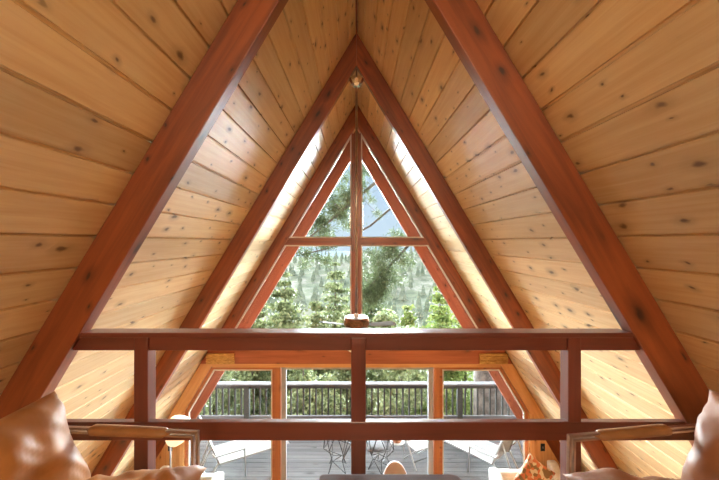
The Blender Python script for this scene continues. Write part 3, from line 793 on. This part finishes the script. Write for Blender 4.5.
# shrubs right behind the deck railing
SL = ['leafy olive shrub behind the far left stretch of deck railing', 'leafy olive shrub behind the deck railing, left of the left door post',
      'leafy shrub behind the deck railing, right of the left door post', 'twiggy grey-green shrub behind the deck railing at the middle post',
      'leafy shrub behind the deck railing, left of the right door post', 'bright green shrub behind the deck railing, right of the right door post', 'olive shrub behind the deck railing, right of the big trunk']
for i, (px, py, Y, rad, m) in enumerate(((213, 352, 10.1, .85, SHRUB), (252, 345, 12.2, 1.1, SHRUB), (303, 350, 10.2, .95, SHRUB), (352, 352, 12.3, .95, CONIF), (402, 350, 10.2, .95, SHRUB), (446, 346, 12.2, .95, BRIGHT), (530, 352, 11.2, .9, SHRUB))):
    x, y, zt = at(px, py, Y); zg = ground(x, y)
    tree('shrub', SL[i], (x, y, zg), zt-zg, rad, m, 'b', 6500, .05, 40+i, 'shrubs behind the deck railing', cat='shrub')
# the big pine by the deck, its branches crossing the window
bx, by = PX(494, 10.2), 10.2; bz = ground(bx, by)
bp = thing('pine_tree', 'big pine with a thick grey trunk behind the deck railing and branches across the window', 'tree', (bx, by, bz))
loc = lambda px, py, Y: Vector((PX(px, Y)-bx, Y-by, PZ(py, Y)-bz))
mb = MB(); H = 14.0; rr = random.Random(3); vs = []; nn = 40; hh = 26
for j in range(hh+1):
    z = -.4+H*j/hh; rad = .60*(1-.45*j/hh)
    for i in range(nn):
        a = 2*math.pi*i/nn; w = 1+.07*noise.noise(Vector((math.cos(a)*6, math.sin(a)*6, z*1.2)))+.03*noise.noise(Vector((math.cos(a)*16, math.sin(a)*16, z*5)))
        vs.append((rad*w*math.cos(a), rad*w*math.sin(a), z))
mb.add(vs, [(j*nn+i, j*nn+(i+1)%nn, (j+1)*nn+(i+1)%nn, (j+1)*nn+i) for j in range(hh) for i in range(nn)]).build('trunk', BARK, bp, smooth=True)
def needles(mb, c, rad, n, r, ln=.11, wd=.009):
    vs, fs = [], []
    for _ in range(n):
        p = c+Vector((r.gauss(0,1), r.gauss(0,1), r.gauss(0,.8)))*rad*.5
        d = Vector((r.gauss(0,1), r.gauss(0,1), r.gauss(0,1)-.2)).normalized(); a = d.cross(Vector((r.gauss(0,1), r.gauss(0,1), r.gauss(0,1)))).normalized()
        l = ln*r.uniform(.6, 1.2); k = len(vs)
        vs += [p-a*wd, p+a*wd, p+d*l+a*wd*.4, p+d*l-a*wd*.4]; fs.append((k, k+1, k+2, k+3))
    mb.add(vs, fs)
def branch(pts, r0, clusters, seed):
    P = [loc(*p) for p in pts]; r = random.Random(seed)
    w = MB().tube(P, r0, 7, taper=r0*.3)
    nd = MB()
    for px, py, Y, n, rad in clusters:
        c = loc(px, py, Y)
        q = min((P[i].lerp(P[i+1], f/8) for i in range(len(P)-1) for f in range(9)), key=lambda s: (s-c).length)
        w.tube([q, q.lerp(c, .6)+Vector((0, 0, -.02)), c], .009, 5, taper=.004)
        needles(nd, c, rad, int(n*2.2), r)
    o = w.build('branch', BARKD, bp, smooth=True)
    nd.build('needles', CONIFD, o)
rc = random.Random(5)
def along(a, b, n, spread, yy, cnt, rad, below=0):
    out = []
    for i in range(n):
        f = (i+rc.random())/n
        out.append((a[0]+(b[0]-a[0])*f+rc.gauss(0, spread), a[1]+(b[1]-a[1])*f+rc.gauss(0, spread)+below, yy+rc.gauss(0, .15), cnt, rad))
    return out
branch([(494, 92, 10.2), (440, 130, 10.1), (392, 168, 10), (374, 184, 10), (352, 202, 9.95), (330, 221, 9.9), (306, 240, 9.9)], .075,
       along((362, 185), (308, 232), 22, 8, 9.95, 90, .22)+along((356, 195), (318, 200), 9, 9, 9.95, 80, .2)+along((352, 215), (300, 238), 8, 6, 9.9, 80, .2)+[(358, 160, 9.95, 80, .2), (366, 170, 10, 80, .2), (377, 213, 10, 40, .15), (372, 200, 10, 30, .12)], 1)
branch([(494, 160, 10.2), (450, 205, 10.3), (420, 234, 10.4), (405, 249, 10.4), (388, 268, 10.4), (365, 291, 10.4)], .07,
       along((402, 252), (362, 290), 24, 9, 10.4, 100, .25)+along((386, 262), (360, 300), 18, 9, 10.4, 100, .25, 8)+[(396, 233, 10.4, 70, .2), (403, 238, 10.4, 70, .2), (392, 243, 10.4, 60, .2), (410, 262, 10.4, 60, .18), (370, 252, 10.4, 70, .2), (362, 262, 10.4, 70, .2)], 2)
branch([(494, 120, 10.2), (430, 175, 10.6), (370, 226, 10.8), (330, 248, 10.8), (296, 256, 10.8)], .05,
       along((340, 236), (292, 252), 10, 6, 10.8, 60, .2)+along((330, 250), (306, 268), 6, 5, 10.8, 60, .2), 3)

# trees on the slopes beyond: one mesh each kind, every tree its own object
def far_tree_mesh(seed, layers=7, sides=9):
    r = random.Random(seed); mb = MB()
    for k in range(layers):
        z0 = .10+.8*k/layers; rad = .24*(1-k/layers)**.85+.03; z1 = z0+.30*(1-.4*k/layers)
        ringv = [(rad*(1 if i % 2 else .62)*r.uniform(.8, 1.2)*math.cos(6.283*i/(sides*2)+k), rad*(1 if i % 2 else .62)*r.uniform(.8, 1.2)*math.sin(6.283*i/(sides*2)+k), z0+r.uniform(-.03, .03)) for i in range(sides*2)]
        mb.add(ringv+[(0, 0, min(1, z1))], [(i, (i+1) % (sides*2), sides*2) for i in range(sides*2)]+[tuple(range(sides*2))[::-1]])
    mb.tube([(0, 0, -.05), (0, 0, .2)], .025, 5); return mb
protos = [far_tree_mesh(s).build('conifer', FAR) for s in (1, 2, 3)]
rf = random.Random(21); cnt = 0; placed = []
for i in range(420):
    near = i < 60
    Y = rf.uniform(60, 140) if near else 150+300*rf.random()**.8
    px = rf.uniform(215, 500); x = PX(px, Y); h = rf.uniform(7, 12) if not near else rf.uniform(6, 10)
    if any((x-a)**2+(Y-b)**2 < (.34*(h+c))**2 for a, b, c in placed): continue
    placed.append((x, Y, h))
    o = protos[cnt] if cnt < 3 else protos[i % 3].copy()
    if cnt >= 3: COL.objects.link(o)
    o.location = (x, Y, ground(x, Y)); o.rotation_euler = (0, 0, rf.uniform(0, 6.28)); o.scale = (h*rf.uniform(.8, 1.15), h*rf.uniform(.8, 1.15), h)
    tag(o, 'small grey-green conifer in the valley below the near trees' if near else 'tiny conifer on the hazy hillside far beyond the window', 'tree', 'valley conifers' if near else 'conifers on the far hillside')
    cnt += 1

# ------------------------------------------------------------------ light
w = bpy.data.worlds.new('sky'); scn.world = w; w.use_nodes = True; nt = w.node_tree
bg = nt.nodes['Background']
tc = N(nt, 'ShaderNodeTexCoord'); sx = N(nt, 'ShaderNodeSeparateXYZ'); nt.links.new(tc.outputs['Generated'], sx.inputs[0])
X, Yd_, Z = sx.outputs
base = mix(nt, step(nt, Z, -.02, .45), (.68, .83, 1.0), (.38, .60, 1.0))
cl = N(nt, 'ShaderNodeTexNoise', ins={'Scale': 2.2, 'Detail': 5.0}); nt.links.new(tc.outputs['Generated'], cl.inputs['Vector'])
lat = step(nt, M_(nt, 'ABSOLUTE', X), .30, .62)
up = step(nt, Z, -.02, .10)
side_glow = M_(nt, 'MULTIPLY', M_(nt, 'MULTIPLY', lat, up), M_(nt, 'ADD', M_(nt, 'MULTIPLY', cl.outputs[0], .8), .5))  # bright sky zone added outside the view, extra light for the interior
stg = M_(nt, 'ADD', M_(nt, 'MULTIPLY', side_glow, 3.0), .46)
colr = mix(nt, M_(nt, 'MULTIPLY', side_glow, 1.0, clamp=True), base, (1.0, .97, .93))
nt.links.new(colr, bg.inputs['Color']); nt.links.new(stg, bg.inputs['Strength'])

def area(name, loc, target, sx_, sy_, e, colr, portal=False):
    l = bpy.data.lights.new(name, 'AREA'); l.shape = 'RECTANGLE'; l.size = sx_; l.size_y = sy_; l.energy = e; l.color = colr
    o = bpy.data.objects.new(name, l); COL.objects.link(o); o.location = loc
    o.rotation_euler = (Vector(target)-Vector(loc)).to_track_quat('-Z', 'Z').to_euler()
    if portal: l.cycles.is_portal = True
    return o
area('gable_portal', (0, Y3+.2, 4.3), (0, 0, 4.3), 4.4, 3.6, 1, (1,1,1), True)
area('door_portal', (0, Y3+.2, 1.1), (0, 0, 1.1), 5.8, 2.2, 1, (1,1,1), True)
area('rear_fill_light', (0, YB-.12, (wz0+wz1)/2), (0, 3, 5.6), .64, 1.15, 50, (1.0, .87, .64))  # unseen lamp added behind the camera, warm fill for beams and ceiling
def point(name, loc, e, colr, r):
    l = bpy.data.lights.new(name, 'POINT'); l.energy = e; l.color = colr; l.shadow_soft_size = r
    o = bpy.data.objects.new(name, l); COL.objects.link(o); o.location = loc; return o
def sun(name, frm, e, ang, colr):
    s = bpy.data.lights.new(name, 'SUN'); s.energy = e; s.angle = math.radians(ang); s.color = colr
    so = bpy.data.objects.new(name, s); COL.objects.link(so); so.rotation_euler = Vector(frm).to_track_quat('Z', 'Y').to_euler()
sun('sun', (-.5, -.45, 1.2), 2.4, 3, (1, .95, .86))
# soft suns added low in front, on either side, to brighten the interior boards
sun('front_fill_sun', (-.34, .94, .08), 31, 42, (.85, .94, 1.0))
sun('front_fill_sun', (.34, .94, .08), 31, 42, (.85, .94, 1.0))

# ------------------------------------------------------------------ camera
cam = bpy.data.cameras.new('camera'); cam.sensor_width = 36; cam.lens = F/719*36
cam.shift_x = (359.5-CX)/719; cam.shift_y = (CY-240)/719; cam.clip_end = 8000; cam.clip_start = .02
co = bpy.data.objects.new('camera', cam); COL.objects.link(co); co.location = (0, 0, CAMZ); co.rotation_euler = (math.pi/2, 0, 0)
scn.camera = co
scn.view_settings.view_transform = 'Standard'; scn.view_settings.look = 'None'; scn.view_settings.gamma = 1; scn.view_settings.use_curve_mapping = False
scn.view_settings.exposure = 1.12
c = scn.cycles
c.max_bounces = 8; c.diffuse_bounces = 5; c.glossy_bounces = 4; c.transparent_max_bounces = 16; c.caustics_reflective = False; c.caustics_refractive = False
c.use_denoising = True; c.sample_clamp_indirect = 6
